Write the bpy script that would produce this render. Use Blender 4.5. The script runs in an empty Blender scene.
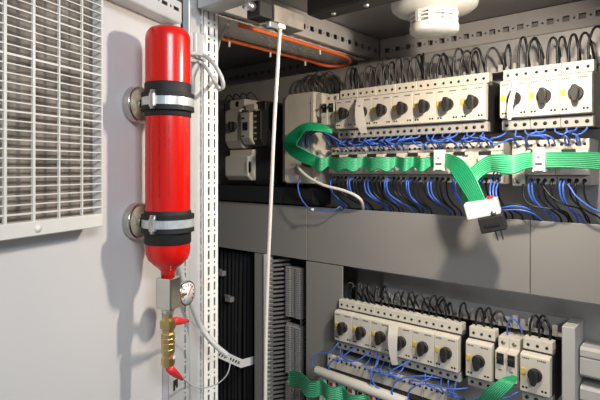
import bpy, math, random
from mathutils import Vector, Matrix
random.seed(7)
C = bpy.context.scene.collection
SC = bpy.context.scene
LIFT = 1.40                       # camera height above the floor; everything below is written relative to it
A = math.radians(40.4)            # the cabinet's depth direction lies this far to the right of the view
SA, CA = math.sin(A), math.cos(A)
F = 500.0

# ------------------------------------------------------------------ camera
cam = bpy.data.cameras.new('camera'); camo = bpy.data.objects.new('camera', cam); C.objects.link(camo)
cam.sensor_width = 36; cam.lens = 36 * F / 600; cam.shift_y = -30 / 600; cam.clip_start = 0.02
camo.location = (0, 0, 0); camo.rotation_euler = (math.pi / 2, 0, A)
SC.camera = camo
# ------------------------------------------------------------------ world, lights, exposure
SC.view_settings.view_transform = 'Standard'; SC.view_settings.look = 'None'
SC.view_settings.exposure = 0.45; SC.view_settings.gamma = 1.0
w = bpy.data.worlds.new('world'); SC.world = w; w.use_nodes = True
w.node_tree.nodes['Background'].inputs[0].default_value = (0.86, 0.92, 1.0, 1)
w.node_tree.nodes['Background'].inputs[1].default_value = 0.22
def area(name, loc, target, sx, sy, energy, col):
    l = bpy.data.lights.new(name, 'AREA'); l.shape = 'RECTANGLE'; l.size = sx; l.size_y = sy
    l.energy = energy; l.color = col
    o = bpy.data.objects.new(name, l); C.objects.link(o); o.location = loc
    o.rotation_euler = (Vector(target) - Vector(loc)).to_track_quat('-Z', 'Y').to_euler()
    return o
lamp_light = area('cabinet_lamp_light', (-0.165, 0.618, 0.236), (-0.40, 0.66, -0.02), 0.03, 0.08, 4.5, (1.0, 0.88, 0.73))
fill_light = area('door_fill_light', (1.25, -0.40, 0.75), (-0.6, 0.5, -0.1), 0.7, 0.4, 19.0, (0.88, 0.94, 1.0))  # unseen fill light, added at the right to brighten the door

# ------------------------------------------------------------------ projection helpers (real places from the photograph)
def P(px, py, Y):                 # the point of plane Y=const seen at that pixel
    u = (px - 300) / F; yc = CA + SA * u
    d = Y / yc
    return Vector(((-SA + CA * u) * d, Y, (170 - py) / F * d))
def camw(lat, dep): return (lat * CA - SA * dep, lat * SA + CA * dep)
DA = math.radians(21.8)
hx, hy = camw(-0.155, 0.763)
dx = camw(math.sin(DA), math.cos(DA))
DROT = math.atan2(dx[1], dx[0])
DM = Matrix.Translation((hx, hy, 0)) @ Matrix.Rotation(DROT, 4, 'Z')
def DP(t, out, z): return DM @ Vector((-t, -out, z))          # a point on the door: t from hinge, out of its face
def dt(px):                        # distance from the hinge of the door point seen in that column, and its depth
    m = -(px - 300) / F
    t = (0.763 * m - 0.155) / (math.sin(DA) + math.cos(DA) * m)
    return t, 0.763 - math.cos(DA) * t
def DPX(px, py, out=0.0):
    """door point at pixel, at a height 'out' off the face"""
    m = (px - 300) / F
    # cam coords: lat=-.155-sin*t+cos*out ; dep=.763-cos*t-sin*out
    s, c = math.sin(DA), math.cos(DA)
    t = (-0.155 + c * out - m * (0.763 - s * out)) / (s - m * c)
    dep = 0.763 - c * t - s * out
    return DP(t, out, (170 - py) / F * dep)

# ------------------------------------------------------------------ materials
def mat(name, col, rough=0.5, metal=0.0, var=0.0, scale=60, bump=0.0, coat=0.0, emit=0):
    m = bpy.data.materials.new(name); m.use_nodes = True
    nt = m.node_tree; b = nt.nodes['Principled BSDF']
    b.inputs['Base Color'].default_value = (*col, 1); b.inputs['Roughness'].default_value = rough
    b.inputs['Metallic'].default_value = metal
    if coat: b.inputs['Coat Weight'].default_value = coat; b.inputs['Coat Roughness'].default_value = 0.06
    tc = nt.nodes.new('ShaderNodeTexCoord'); nz = nt.nodes.new('ShaderNodeTexNoise')
    nz.inputs['Scale'].default_value = scale; nz.inputs['Detail'].default_value = 5
    nt.links.new(tc.outputs['Object'], nz.inputs['Vector'])
    rp = nt.nodes.new('ShaderNodeValToRGB')
    v = max(var, 0.01)
    rp.color_ramp.elements[0].position = 0.3; rp.color_ramp.elements[1].position = 0.7
    rp.color_ramp.elements[0].color = (*[c * (1 - v) for c in col], 1)
    rp.color_ramp.elements[1].color = (*[min(1, c * (1 + v)) for c in col], 1)
    nt.links.new(nz.outputs['Fac'], rp.inputs['Fac']); nt.links.new(rp.outputs['Color'], b.inputs['Base Color'])
    if bump:
        bp = nt.nodes.new('ShaderNodeBump'); bp.inputs['Strength'].default_value = bump; bp.inputs['Distance'].default_value = 0.002
        nt.links.new(nz.outputs['Fac'], bp.inputs['Height']); nt.links.new(bp.outputs['Normal'], b.inputs['Normal'])
    if emit:
        b.inputs['Emission Color'].default_value = (*col, 1); b.inputs['Emission Strength'].default_value = emit
    return m
M = dict(
    door=mat('painted door', (0.62, 0.61, 0.61), 0.42, var=0.015, scale=8),
    frame=mat('frame steel', (0.60, 0.60, 0.60), 0.38, 0.25, var=0.05, scale=30),
    post=mat('post steel', (0.90, 0.88, 0.83), 0.4, 0.0, var=0.03, scale=30),
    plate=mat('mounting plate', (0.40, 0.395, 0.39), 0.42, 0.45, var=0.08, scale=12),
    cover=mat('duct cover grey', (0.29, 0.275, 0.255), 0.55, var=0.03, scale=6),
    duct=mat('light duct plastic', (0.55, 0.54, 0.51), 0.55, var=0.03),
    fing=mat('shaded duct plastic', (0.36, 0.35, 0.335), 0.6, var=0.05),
    comb=mat('shade-darkened comb plastic', (0.15, 0.145, 0.14), 0.6, var=0.05),  # grey duct plastic, darkened so the slats look dimly lit
    roof=mat('roof sheet', (0.30, 0.28, 0.275), 0.55, var=0.04, scale=10),
    rail=mat('roof rail', (0.50, 0.47, 0.45), 0.45, 0.15, var=0.05, scale=30),
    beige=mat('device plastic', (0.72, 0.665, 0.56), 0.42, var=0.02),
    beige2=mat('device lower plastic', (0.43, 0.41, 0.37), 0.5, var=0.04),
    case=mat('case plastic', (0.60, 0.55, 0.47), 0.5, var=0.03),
    white=mat('white plastic', (0.82, 0.80, 0.75), 0.4, var=0.01),
    dark=mat('dark grey plastic', (0.020, 0.019, 0.019), 0.5, var=0.1),
    hole=mat('screw recess', (0.03, 0.026, 0.022), 0.5, 0.3, var=0.2),
    screw=mat('screw metal', (0.35, 0.31, 0.26), 0.35, 0.9, var=0.1),
    yellow=mat('yellow', (0.80, 0.55, 0.08), 0.4, var=0.02),
    red=mat('red paint', (0.68, 0.006, 0.002), 0.25, var=0.02, coat=0.12, scale=20),
    redp=mat('red plastic', (0.75, 0.03, 0.03), 0.4),
    redm=mat('dull red marker', (0.42, 0.07, 0.04), 0.5),
    rubber=mat('black rubber', (0.008, 0.008, 0.009), 0.65, var=0.1),
    steel=mat('zinc steel', (0.72, 0.72, 0.72), 0.28, 0.9, var=0.08, scale=80),
    band=mat('clamp band', (0.62, 0.66, 0.68), 0.35, 0.45, var=0.12, scale=90),
    chrome=mat('nickel steel', (0.60, 0.58, 0.54), 0.20, 1.0, var=0.05),
    brass=mat('brass', (0.80, 0.58, 0.24), 0.28, 0.95, var=0.12, scale=90),
    sticker=mat('brown face', (0.50, 0.42, 0.28), 0.5, var=0.3, scale=120),
    bwire=mat('black wire', (0.010, 0.010, 0.011), 0.4),
    blue=mat('blue wire', (0.06, 0.16, 0.62), 0.38),
    green=mat('green ribbon', (0.010, 0.33, 0.13), 0.38, var=0.04),
    green2=mat('green ribbon web', (0.22, 0.62, 0.38), 0.4),
    orange=mat('orange cable', (0.72, 0.15, 0.035), 0.4, var=0.05),
    gcable=mat('grey cable', (0.50, 0.50, 0.49), 0.4),
    wcable=mat('white cable', (0.74, 0.70, 0.62), 0.4),
    dial=mat('dial', (0.75, 0.75, 0.72), 0.4),
    print=mat('dark print', (0.02, 0.004, 0.004), 0.5),
    grid=mat('grille paint', (0.70, 0.68, 0.64), 0.42, var=0.02),
    filt=mat('dirty filter fleece', (0.21, 0.18, 0.15), 0.95, var=0.45, scale=55, bump=1.0),
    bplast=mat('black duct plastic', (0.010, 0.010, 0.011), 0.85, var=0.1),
    gprint=mat('grey print', (0.10, 0.10, 0.10), 0.6),
    room=mat('room paint', (0.32, 0.33, 0.34), 0.8, var=0.03, scale=3),
    lampm=mat('lamp diffuser', (1.0, 0.92, 0.80), 0.4, emit=12),
    galv=mat('dull galvanised box', (0.42, 0.38, 0.34), 0.4, 0.7, var=0.25, scale=50),
)

# ------------------------------------------------------------------ mesh builder
class MB:
    def __init__(s): s.v = []; s.f = []; s.m = []; s.s = []
    def add(s, vs, fs, mi=0, sm=False):
        b = len(s.v); s.v += [tuple(v) for v in vs]
        for f in fs: s.f.append([b + i for i in f]); s.m.append(mi); s.s.append(sm)
        return s
    def box(s, x0, x1, y0, y1, z0, z1, mi=0):
        vs = [(x, y, z) for x in (x0, x1) for y in (y0, y1) for z in (z0, z1)]
        return s.add(vs, [(0, 1, 3, 2), (4, 6, 7, 5), (0, 4, 5, 1), (2, 3, 7, 6), (0, 2, 6, 4), (1, 5, 7, 3)], mi)
    def prism(s, prof, x0, x1, mi=0):       # profile in (y,z), extruded along x
        n = len(prof)
        vs = [(x0, y, z) for y, z in prof] + [(x1, y, z) for y, z in prof]
        fs = [(i, (i + 1) % n, n + (i + 1) % n, n + i) for i in range(n)] + [tuple(range(n - 1, -1, -1)), tuple(range(n, 2 * n))]
        return s.add(vs, fs, mi)
    def slab(s, out, y0, y1, mi=0):         # outline in (x,z), extruded along y
        n = len(out)
        vs = [(x, y0, z) for x, z in out] + [(x, y1, z) for x, z in out]
        fs = [(i, n + i, n + (i + 1) % n, (i + 1) % n) for i in range(n)] + [tuple(range(n)), tuple(range(2 * n - 1, n - 1, -1))]
        return s.add(vs, fs, mi)
    def lathe(s, prof, n=28, axis='z', c=(0, 0, 0), mi=0, sm=True):   # profile (r,h)
        vs = []; fs = []
        for r, h in prof:
            for i in range(n):
                a = 2 * math.pi * i / n; p, q = r * math.cos(a), r * math.sin(a)
                if axis == 'z': v = (p, q, h)
                elif axis == 'y': v = (p, h, q)
                else: v = (h, p, q)
                vs.append((v[0] + c[0], v[1] + c[1], v[2] + c[2]))
        for k in range(len(prof) - 1):
            for i in range(n):
                j = (i + 1) % n
                fs.append((k * n + i, k * n + j, (k + 1) * n + j, (k + 1) * n + i))
        fs.append(tuple(range(n - 1, -1, -1))); fs.append(tuple((len(prof) - 1) * n + i for i in range(n)))
        return s.add(vs, fs, mi, sm)
    def tube(s, pts, r, n=7, mi=0, closed=False, sub=5):
        pts = smooth(pts, sub) if len(pts) > 2 and sub > 1 else [Vector(p) for p in pts]
        T = []
        for i in range(len(pts)):
            a = pts[max(i - 1, 0)]; b = pts[min(i + 1, len(pts) - 1)]
            T.append((b - a).normalized())
        ref = Vector((0, 0, 1)) if abs(T[0].z) < 0.9 else Vector((1, 0, 0))
        N = (ref - T[0] * ref.dot(T[0])).normalized()
        vs = []; fs = []
        for i, p in enumerate(pts):
            N = (N - T[i] * N.dot(T[i])).normalized(); B = T[i].cross(N)
            rr = r[i] if isinstance(r, list) else r
            for k in range(n):
                a = 2 * math.pi * k / n
                vs.append(p + N * math.cos(a) * rr + B * math.sin(a) * rr)
        for i in range(len(pts) - 1):
            for k in range(n):
                j = (k + 1) % n
                fs.append((i * n + k, i * n + j, (i + 1) * n + j, (i + 1) * n + k))
        fs.append(tuple(range(n - 1, -1, -1))); fs.append(tuple((len(pts) - 1) * n + k for k in range(n)))
        return s.add(vs, fs, mi, True)
    def perf(s, o, U, V, L, W, holes, th=0.0012, mi=0):
        """a perforated sheet: origin o, unit U (length L), unit V (width W); holes = (u0,u1,v0,v1)"""
        o, U, V = Vector(o), Vector(U), Vector(V); N = U.cross(V) * th
        us = sorted({0, L} | {h[0] for h in holes} | {h[1] for h in holes})
        vv = sorted({0, W} | {h[2] for h in holes} | {h[3] for h in holes})
        from bisect import bisect_left
        for i in range(len(us) - 1):
            um = (us[i] + us[i + 1]) / 2
            hs = [h for h in holes if h[0] < um < h[1]]
            run = None
            for j in range(len(vv) - 1):
                vm = (vv[j] + vv[j + 1]) / 2
                solid = not any(h[2] < vm < h[3] for h in hs)
                if solid and run is None: run = vv[j]
                if run is not None and (not solid or j == len(vv) - 2):
                    end = vv[j] if not solid else vv[j + 1]
                    q = [o + U * us[i] + V * run, o + U * us[i + 1] + V * run, o + U * us[i + 1] + V * end, o + U * us[i] + V * end]
                    vs = q + [p - N for p in q]
                    s.add(vs, [(0, 1, 2, 3), (7, 6, 5, 4), (0, 4, 5, 1), (1, 5, 6, 2), (2, 6, 7, 3), (3, 7, 4, 0)], mi)
                    run = None
        return s
    def obj(s, name, mats, parent=None, bev=0, seg=1, loc=None):
        me = bpy.data.meshes.new(name); me.from_pydata(s.v, [], s.f)
        for m in (mats if isinstance(mats, (list, tuple)) else [mats]): me.materials.append(M[m])
        me.polygons.foreach_set('material_index', s.m); me.polygons.foreach_set('use_smooth', s.s); me.update()
        o = bpy.data.objects.new(name, me); C.objects.link(o)
        if parent: o.parent = parent
        if loc: o.location = loc
        if bev:
            b = o.modifiers.new('bevel', 'BEVEL'); b.width = bev; b.segments = seg; b.limit_method = 'ANGLE'; b.angle_limit = 0.7
        return o
def smooth(pts, sub):
    pts = [Vector(p) for p in pts]; q = [pts[0] * 2 - pts[1]] + pts + [pts[-1] * 2 - pts[-2]]
    out = []
    for i in range(1, len(q) - 2):
        p0, p1, p2, p3 = q[i - 1:i + 3]
        for k in range(sub):
            t = k / sub
            out.append(0.5 * ((2 * p1) + (p2 - p0) * t + (2 * p0 - 5 * p1 + 4 * p2 - p3) * t * t + (3 * p1 - p0 - 3 * p2 + p3) * t ** 3))
    out.append(pts[-1]); return out
def tag(o, label, cat, group=None):
    o['label'] = label; o['category'] = cat
    if group: o['group'] = group
    return o
def thing(name, label, cat, loc=(0, 0, 0), rz=0, group=None):
    o = bpy.data.objects.new(name, None); C.objects.link(o); o.location = loc; o.rotation_euler = (0, 0, rz)
    o.empty_display_size = 0.02
    return tag(o, label, cat, group)
def struct(o): o['kind'] = 'structure'; return o
KIDS = {}
def dup(root, loc, label, group=None):
    def cp(o, par):
        c = o.copy(); C.objects.link(c)
        if par: c.parent = par
        for ch in list(o.children): cp(ch, c)
        return c
    r = cp(root, None); r.location = loc; r['label'] = label
    if group: r['group'] = group
    return r
ORD = ['first', 'second', 'third', 'fourth', 'fifth', 'sixth', 'seventh', 'eighth', 'ninth', 'tenth', 'eleventh', 'twelfth']

# ================================================================== the setting
YF, YC, YP, YB = 0.85, 0.873, 0.935, 1.0          # device fronts, mounting plate, back of the cabinet
XD = -0.60                             # line between the two bays
struct(MB().box(-3, 2.5, -2.5, 1.6, -1.42, -1.40).obj('floor', 'room'))
struct(MB().box(-3.02, -3, -2.5, 1.6, -1.4, 1.3).obj('wall_left', 'room'))
struct(MB().box(-3, 2.5, 1.25, 1.27, -1.4, 1.3).obj('wall_back', 'room'))

# cabinet enclosure: sheets that close it
enc = thing('control_cabinet', 'grey steel control cabinet with perforated frame and its door open at the left', 'cabinet', (0, 0, 0))
MB().box(-1.42, 0.30, 0.47, 1.01, 0.298, 0.302).obj('roof_panel', 'roof', enc)
MB().box(-1.42, 0.30, 1.002, 1.006, -1.2, 0.298).obj('back_panel', 'cover', enc)
MB().box(-1.424, -1.42, 0.47, 1.01, -1.2, 0.302).obj('side_panel', 'cover', enc)
MB().box(0.30, 0.304, 0.47, 1.01, -1.2, 0.302).obj('side_panel', 'cover', enc)
MB().box(-1.42, 0.30, 0.47, 1.01, -1.206, -1.202).obj('base_panel', 'cover', enc)
MB().box(-1.42, -0.652, 0.455, 0.462, -1.2, 0.302).obj('closed_door', 'bplast', enc)  # coloured black to stand in for the dark gap beside the open door

def slots(L, v0, v1, pitch, ln, d=0.0, dots=None):
    h = []; u = pitch * 0.4
    while u + ln < L - 0.003:
        h.append((u, u + ln, v0, v1))
        if dots: 
            c = u + ln + (pitch - ln) / 2
            if c + dots < L: h.append((c - dots, c + dots, (v0 + v1) / 2 - dots, (v0 + v1) / 2 + dots))
        u += pitch
    return h
frm = enc
# front post between the bays: hollow, two perforated bright faces
px0, px1 = -0.640, -0.603; pY0, pY1 = 0.482, 0.512
m = MB()
Hh = 1.5
m = MB()
L = 1.49
# face towards the right (+X) holding the long slots, and face to the camera (-Y)
m.perf((px1, pY1, -1.2), (0, 0, 1), (0, -1, 0), L, pY1 - pY0, slots(L, 0.0062, 0.0095, 0.0245, 0.0130, dots=0.0015) + slots(L, 0.0172, 0.0211, 0.0245, 0.0130, dots=0.0018))
m.perf((px1, pY0, -1.2), (0, 0, 1), (-1, 0, 0), L, px1 - px0, slots(L, 0.004, 0.008, 0.025, 0.0125, dots=0.0018))
m.box(px0, px0 + 0.001, pY0, pY1, -1.2, 0.29); m.box(px0, px1, pY1 - 0.001, pY1, -1.2, 0.29)
m.obj('post', 'post', frm)
# flat side of the post towards the door
m = MB(); m.box(-0.640, -0.6035, 0.4805, 0.4815, -1.2, 0.29); 
# front top beam
m = MB(); Lb = 0.88
m.box(-0.60, 0.28, 0.47, 0.505, 0.242, 0.244); m.box(-0.60, 0.28, 0.47, 0.472, 0.244, 0.296); m.box(-0.60, 0.28, 0.503, 0.505, 0.244, 0.262)
m.obj('front_beam', 'frame', frm)
MB().box(-1.41, -0.645, 0.47, 0.505, 0.242, 0.296).obj('front_beam', 'rail', frm)
# back rail of the right bay and of the left bay
for x0, x1 in ((-0.598, 0.29), (-1.41, -0.602)):
    L = x1 - x0; m = MB()
    hs = []
    u = 0.012
    while u < L - 0.02:
        hs.append((u, u + 0.0115, 0.014, 0.0245)); hs.append((u + 0.017, u + 0.0205, 0.017, 0.0205)); u += 0.026
    m.perf((x0, 0.985, 0.250), (1, 0, 0), (0, 0, 1), L, 0.046, hs)
    m.box(x0, x1, 0.985, 1.0, 0.2485, 0.2497)
    m.obj('back_rail', 'rail', frm)
# side roof rail of the right bay
m = MB(); hs = []; u = 0.02
while u < 0.46:
    hs.append((u, u + 0.0115, 0.014, 0.0235)); hs.append((u + 0.016, u + 0.019, 0.017, 0.0205)); u += 0.025
m.perf((-0.600, 0.515, 0.250), (0, 1, 0), (0, 0, 1), 0.469, 0.046, hs)
m.box(-0.612, -0.6013, 0.515, 0.984, 0.2495, 0.2507)
m.obj('side_rail', 'rail', frm)
# the left bay's side rail, its perforated underside seen from below
m = MB(); hs = []
u = 0.015
while u < 0.44:
    for v in (0.012, 0.038, 0.064):
        hs.append((u, u + 0.010, v, v + 0.005)); 
    u += 0.022
m.perf((-0.618, 0.515, 0.2475), (0, 1, 0), (-1, 0, 0), 0.465, 0.085, [(a, b, c, d) for a, b, c, d in hs], th=-0.0012)
m.box(-0.704, -0.703, 0.515, 0.98, 0.2475, 0.296)
m.obj('side_rail', 'post', frm)  # paler steel stands in for light bounced up onto the underside
# back posts
MB().box(-0.640, -0.565, 0.955, 0.984, -1.2, 0.2475).obj('post', 'cover', frm)

# mounting plate
mp = MB().box(-0.56, 0.28, YP, YP + 0.003, -1.15, 0.235).obj('mounting_plate', 'plate')
tag(mp, 'grey metal mounting plate behind the devices of the right bay', 'plate')
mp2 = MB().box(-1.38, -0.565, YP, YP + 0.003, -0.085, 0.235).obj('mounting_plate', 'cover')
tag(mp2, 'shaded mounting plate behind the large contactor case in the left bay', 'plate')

# duct covers
zt, zb = -0.083, -0.2045
def cover(name, x0, x1, z0, z1, label, bev=0.0006):
    o = MB().box(x0, x1, YC, YC + 0.003, z0, z1).obj(name, 'cover', bev=bev)
    return tag(o, label, 'cover', 'grey duct covers')
xs = [-1.36, P(307, 0, YC).x, P(530, 0, YC).x, 0.25]
cover('duct_cover', xs[0], xs[1] - 0.0006, zb, zt, 'long grey horizontal duct cover at the left, behind the hanging white cable')
cover('duct_cover', xs[1] + 0.0006, xs[2] - 0.0006, zb, zt, 'long grey horizontal duct cover in the middle, under the hanging ribbon plug')
cover('duct_cover', xs[2] + 0.0006, xs[3], zb, zt, 'long grey horizontal duct cover at the far right')
cover('duct_cover', P(306, 0, YC).x, P(342.5, 0, YC).x, -1.1, zb - 0.002, 'grey vertical duct cover left of the lower starter row')
cover('duct_cover', P(254.5, 0, YC).x, P(264.5, 0, YC).x, -1.1, zb - 0.002, 'narrow dark vertical cover strip left of the ribbed duct')
o = MB().box(P(264.8, 0, YC).x, P(267.5, 0, YC).x, YC - 0.004, YC + 0.02, -1.1, zb - 0.001).obj('edge_strip', 'post'); tag(o, 'thin vertical plate edge, lamplight put into its pale colour, beside the hanging white cable', 'strip')  # edge facing the lamp; its brightness is put into the pale colour
# ledge of the open duct behind the covers
o = MB().box(-0.60, 0.25, YC + 0.004, YP - 0.001, -0.207, -0.205).obj('shelf_sheet', 'plate'); tag(o, 'thin shelf edge closing the horizontal duct from below', 'shelf')

# ================================================================== the door
dr = MB().box(-0.75, -0.046, 0, 0.002, -1.18, 0.225).obj('door', 'door', enc); dr.location = (hx, hy, 0); dr.rotation_euler = (0, 0, DROT)
def dtx(px, out):
    m = (px - 300) / F; s_, c_ = math.sin(DA), math.cos(DA)
    return (-0.155 + c_ * out - m * (0.763 - s_ * out)) / (s_ - m * c_)
def loc_perf(m, o, U, V, L, W, holes, **k): m.perf(o, U, V, L, W, holes, **k)
m = MB()
xl, xr = -dtx(168.5, 0.010), -dtx(189, 0.010); xs_ = -dtx(185.2, 0.010)
hs = slots(1.35, xs_ - xl - 0.0016, xs_ - xl + 0.0016, 0.022, 0.0125, dots=0.0014)
m.perf((xl, -0.010, -1.18), (0, 0, 1), (1, 0, 0), 1.376, xr - xl, hs, th=-0.001)
m.box(xl, xl + 0.001, -0.010, 0, -1.18, 0.196); m.box(xr - 0.001, xr, -0.010, 0.012, -1.18, 0.196); m.box(xl, xr, 0.011, 0.012, -1.18, 0.196)
m.obj('door_frame_rail', 'frame', dr)
m = MB(); OR = 0.024; x0_ = -dtx(181, OR)
hs = []
u = 0.006
while u < 0.62:
    hs.append((u, u + 0.012, 0.0135, 0.0185)); hs.append((u + 0.0165, u + 0.0195, 0.0145, 0.018)); u += 0.025
m.perf((x0_, -OR, 0.200), (-1, 0, 0), (0, 0, 1), 0.64, 0.027, hs, th=0.001)
m.box(-0.70, x0_, -OR, 0, 0.199, 0.200); m.box(-0.70, x0_, -OR, 0, 0.227, 0.228); m.box(x0_ - 0.001, x0_, -OR, 0, 0.200, 0.227)
m.obj('door_frame_rail', 'frame', dr)
# side fold near the hinge
MB().box(-0.0300, 0.006, -0.004, 0.008, -1.18, 0.30).obj('door_edge', 'frame', dr, bev=0.001)
# hinge
for hz in (0.186, -0.62):
    h = MB().box(-0.020, 0.002, -0.0095, -0.0042, hz - 0.019, hz + 0.019); h.lathe([(0.0042, hz - 0.022), (0.0042, hz + 0.022)], 12, 'z', (0.002, -0.008, 0))
    h.obj('hinge', 'frame', dr, bev=0.0008)
# latch cut-out at the bottom
lx_ = -dtx(175, 0.01); m = MB().box(lx_ - .004, lx_ + .005, -0.0112, -0.0102, -0.298, -0.290).box(lx_ - .004, lx_ - .001, -0.0112, -0.0102, -0.304, -0.298).box(lx_ + .002, lx_ + .005, -0.0112, -0.0102, -0.302, -0.298)
m.obj('latch_opening', 'dark', dr)

# ventilation grille
t1 = dtx(103.5, 0.026); zbot, ztop = -0.0615, 0.197
gx1 = -t1; gx0 = gx1 - 0.33
gr = thing('ventilation_grille', 'cream white ventilation grille with a dirty filter, on the cabinet door', 'grille', DP(0, 0, 0), DROT)
gd = 0.026
m = MB()
m.box(gx0, gx1, -gd, -0.001, zbot, zbot + 0.014); m.box(gx0, gx1, -gd, -0.001, ztop - 0.004, ztop)
m.box(gx1 - 0.0022, gx1, -gd, -0.001, zbot, ztop); m.box(gx0, gx0 + 0.012, -gd, -0.001, zbot, ztop)
m.obj('grille_frame', 'grid', gr, bev=0.0008)
m = MB(); k = 0; z = zbot + 0.014 + 0.0075
while z < ztop - 0.006:
    b = 0.0009 if (k % 11) else 0.0013
    if (ztop - z) and abs(z - 0.10) < 0.0045: b = 0.0016
    m.box(gx0 + 0.01, gx1 - 0.002, -gd + 0.001, -gd + 0.0028, z - b * 0.62, z + b * 0.62); z += 0.0084; k += 1
m.obj('grille_slats', 'grid', gr)
m = MB(); x = gx1 - 0.029; k = 0
while x > gx0 + 0.012:
    b = 0.0008 if k < 2 else 0.0014
    m.box(x - b, x + b, -gd + 0.0004, -gd + 0.003, zbot + 0.013, ztop - 0.003); x -= 0.029; k += 1
m.obj('grille_bars', 'grid', gr)
MB().box(gx0 + 0.012, gx1 - 0.003, -0.0135, -0.011, zbot + 0.014, ztop - 0.004).obj('filter_mat', 'filt', gr)
MB().lathe([(0.0035, -gd - 0.0008), (0.0035, -gd + 0.001)], 14, 'y', (-dtx(38, gd), 0, zbot + 0.0065)).obj('screw', 'white', gr)

# ================================================================== red cylinder
CO = 0.0514; CR = 0.0268
cc = DPX(168, 170, CO); cx, cy = cc.x, cc.y
cdep = 0.609
def cz(py): return (170 - py) / F * cdep
cyl = thing('extinguisher_cylinder', 'glossy red suppression cylinder strapped upright to the grey cabinet door', 'cylinder', (cx, cy, 0), DROT)
R = CR
zt_, zs = cz(27), cz(262)
prof = [(0.0015, zt_), (R * 0.4, zt_ - 0.0005), (R * 0.66, zt_ - 0.0018), (R * 0.83, zt_ - 0.0042), (R * 0.94, zt_ - 0.0080), (R * 0.985, zt_ - 0.0118), (R, zt_ - 0.0160),
        (R, cz(248)), (R * 0.985, cz(253)), (R * 0.88, cz(259)), (R * 0.66, cz(264)), (R * 0.44, cz(268)), (R * 0.33, cz(271)), (R * 0.30, cz(277))]
MB().lathe(prof, 56).obj('tank', 'red', cyl)
for a, b in ((84, 117.5), (210, 243)):
    MB().lathe([(R + 0.0004, cz(b)), (R + 0.0010, cz(b) + 0.001), (R + 0.0010, cz(a) - 0.001), (R + 0.0004, cz(a))], 56).obj('rubber_sleeve', 'rubber', cyl)
# small printed marks, columns of vertical writing
m = MB()
vdir = math.atan2(-cy, -cx) - DROT                      # local angle that faces the camera
for col, (px, y0, y1, w_) in enumerate(((151, 120, 200, .8), (154, 128, 232, .9), (160, 118, 196, 1.0), (165, 124, 150, 0.8), (169, 122, 196, 0.8))):
    s = max(-0.98, min(0.98, (px - 168) / 22.0)); ang = vdir + math.asin(s) 
    y = y0
    while y < y1:
        h = random.uniform(0.8, 2.0)
        if random.random() < 0.82:
            wd = 0.042 * w_ * random.uniform(0.5, 1); r_ = R + 0.00025
            a0, a1 = ang - wd / 2, ang + wd / 2
            m.add([(r_ * math.cos(a0), r_ * math.sin(a0), cz(y)), (r_ * math.cos(a1), r_ * math.sin(a1), cz(y)),
                   (r_ * math.cos(a1), r_ * math.sin(a1), cz(y + h * .7)), (r_ * math.cos(a0), r_ * math.sin(a0), cz(y + h * .7))], [(0, 1, 2, 3)])
        y += h
m.obj('printed_text', 'print', cyl)
# valve block, gauge, brass fittings
vb = MB(); vb.box(-0.0105, 0.0105, -0.0115, 0.0105, cz(308), cz(277)).obj('valve_block', 'chrome', cyl, bev=0.0015, seg=2)
MB().lathe([(0.006, cz(314)), (0.0075, cz(311)), (0.0075, cz(308))], 12).obj('valve_outlet', 'steel', cyl)
b = MB(); b.lathe([(0.0075, cz(366)), (0.0083, cz(364)), (0.0083, cz(357)), (0.0065, cz(356)), (0.0065, cz(354)), (0.0083, cz(353)), (0.0083, cz(334)), (0.007, cz(332)), (0.007, cz(329)),
         (0.0095, cz(328)), (0.0095, cz(320)), (0.006, cz(318)), (0.006, cz(312))], 8, sm=False)
bo = b.obj('brass_nozzle', 'brass', cyl)
for q in (338, 343, 349):
    MB().lathe([(0.0087, cz(q + 0.5)), (0.0087, cz(q - 0.5))], 16).obj('groove_ring', 'brass', bo)
MB().box(-0.002, 0.002, -0.0089, -0.0083, cz(358), cz(355)).obj('outlet_hole', 'white', bo)
# gauge: sticks out to the right of the valve, dial facing mostly sideways
g = thing('pressure_gauge', 'x', 'x'); bpy.data.objects.remove(g)
gau = bpy.data.objects.new('pressure_gauge', None); C.objects.link(gau); gau.parent = cyl; gau.empty_display_size = .01
gc = DPX(185.5, 293, CO)
gl = Matrix.Rotation(-DROT, 4, 'Z') @ (Vector((gc.x, gc.y, gc.z)) - Vector((cx, cy, 0)))
gau.location = (gl.x, gl.y, gl.z)
gau.rotation_euler = (0, 0, math.atan2(-cy, -cx) - DROT + math.radians(90 + 50))   # local -y is the dial's normal
MB().lathe([(0.0055, 0.012), (0.0150, 0.008), (0.0158, 0.001), (0.0158, -0.0035), (0.0140, -0.0040)], 32, 'y').obj('gauge_case', 'chrome', gau)
MB().lathe([(0.0138, -0.0038), (0.0138, -0.0044)], 32, 'y').obj('dial', 'dial', gau)
m = MB()
for k in range(11):
    a = math.radians(-40 + 26 * k); m.add([Vector((r_ * math.cos(a + e), -0.0046, r_ * math.sin(a + e))) for r_, e in ((0.0095, -.06), (0.0125, -.06), (0.0125, .06), (0.0095, .06))], [(0, 1, 2, 3)])
m.obj('dial_scale', 'dark', gau)
MB().slab([(-0.0006, -0.003), (0.0006, -0.003), (0.0072, 0.0082), (0.0066, 0.0086)], -0.0052, -0.0047).obj('needle', 'redp', gau)
st = MB().tube([(0.009, -0.002, cz(293)), (gl.x * 0.6, gl.y * 0.6, gl.z), (gl.x * .92, gl.y * .92, gl.z)], 0.0045, 10, sub=1)
st.obj('gauge_stem', 'brass', cyl)

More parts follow.
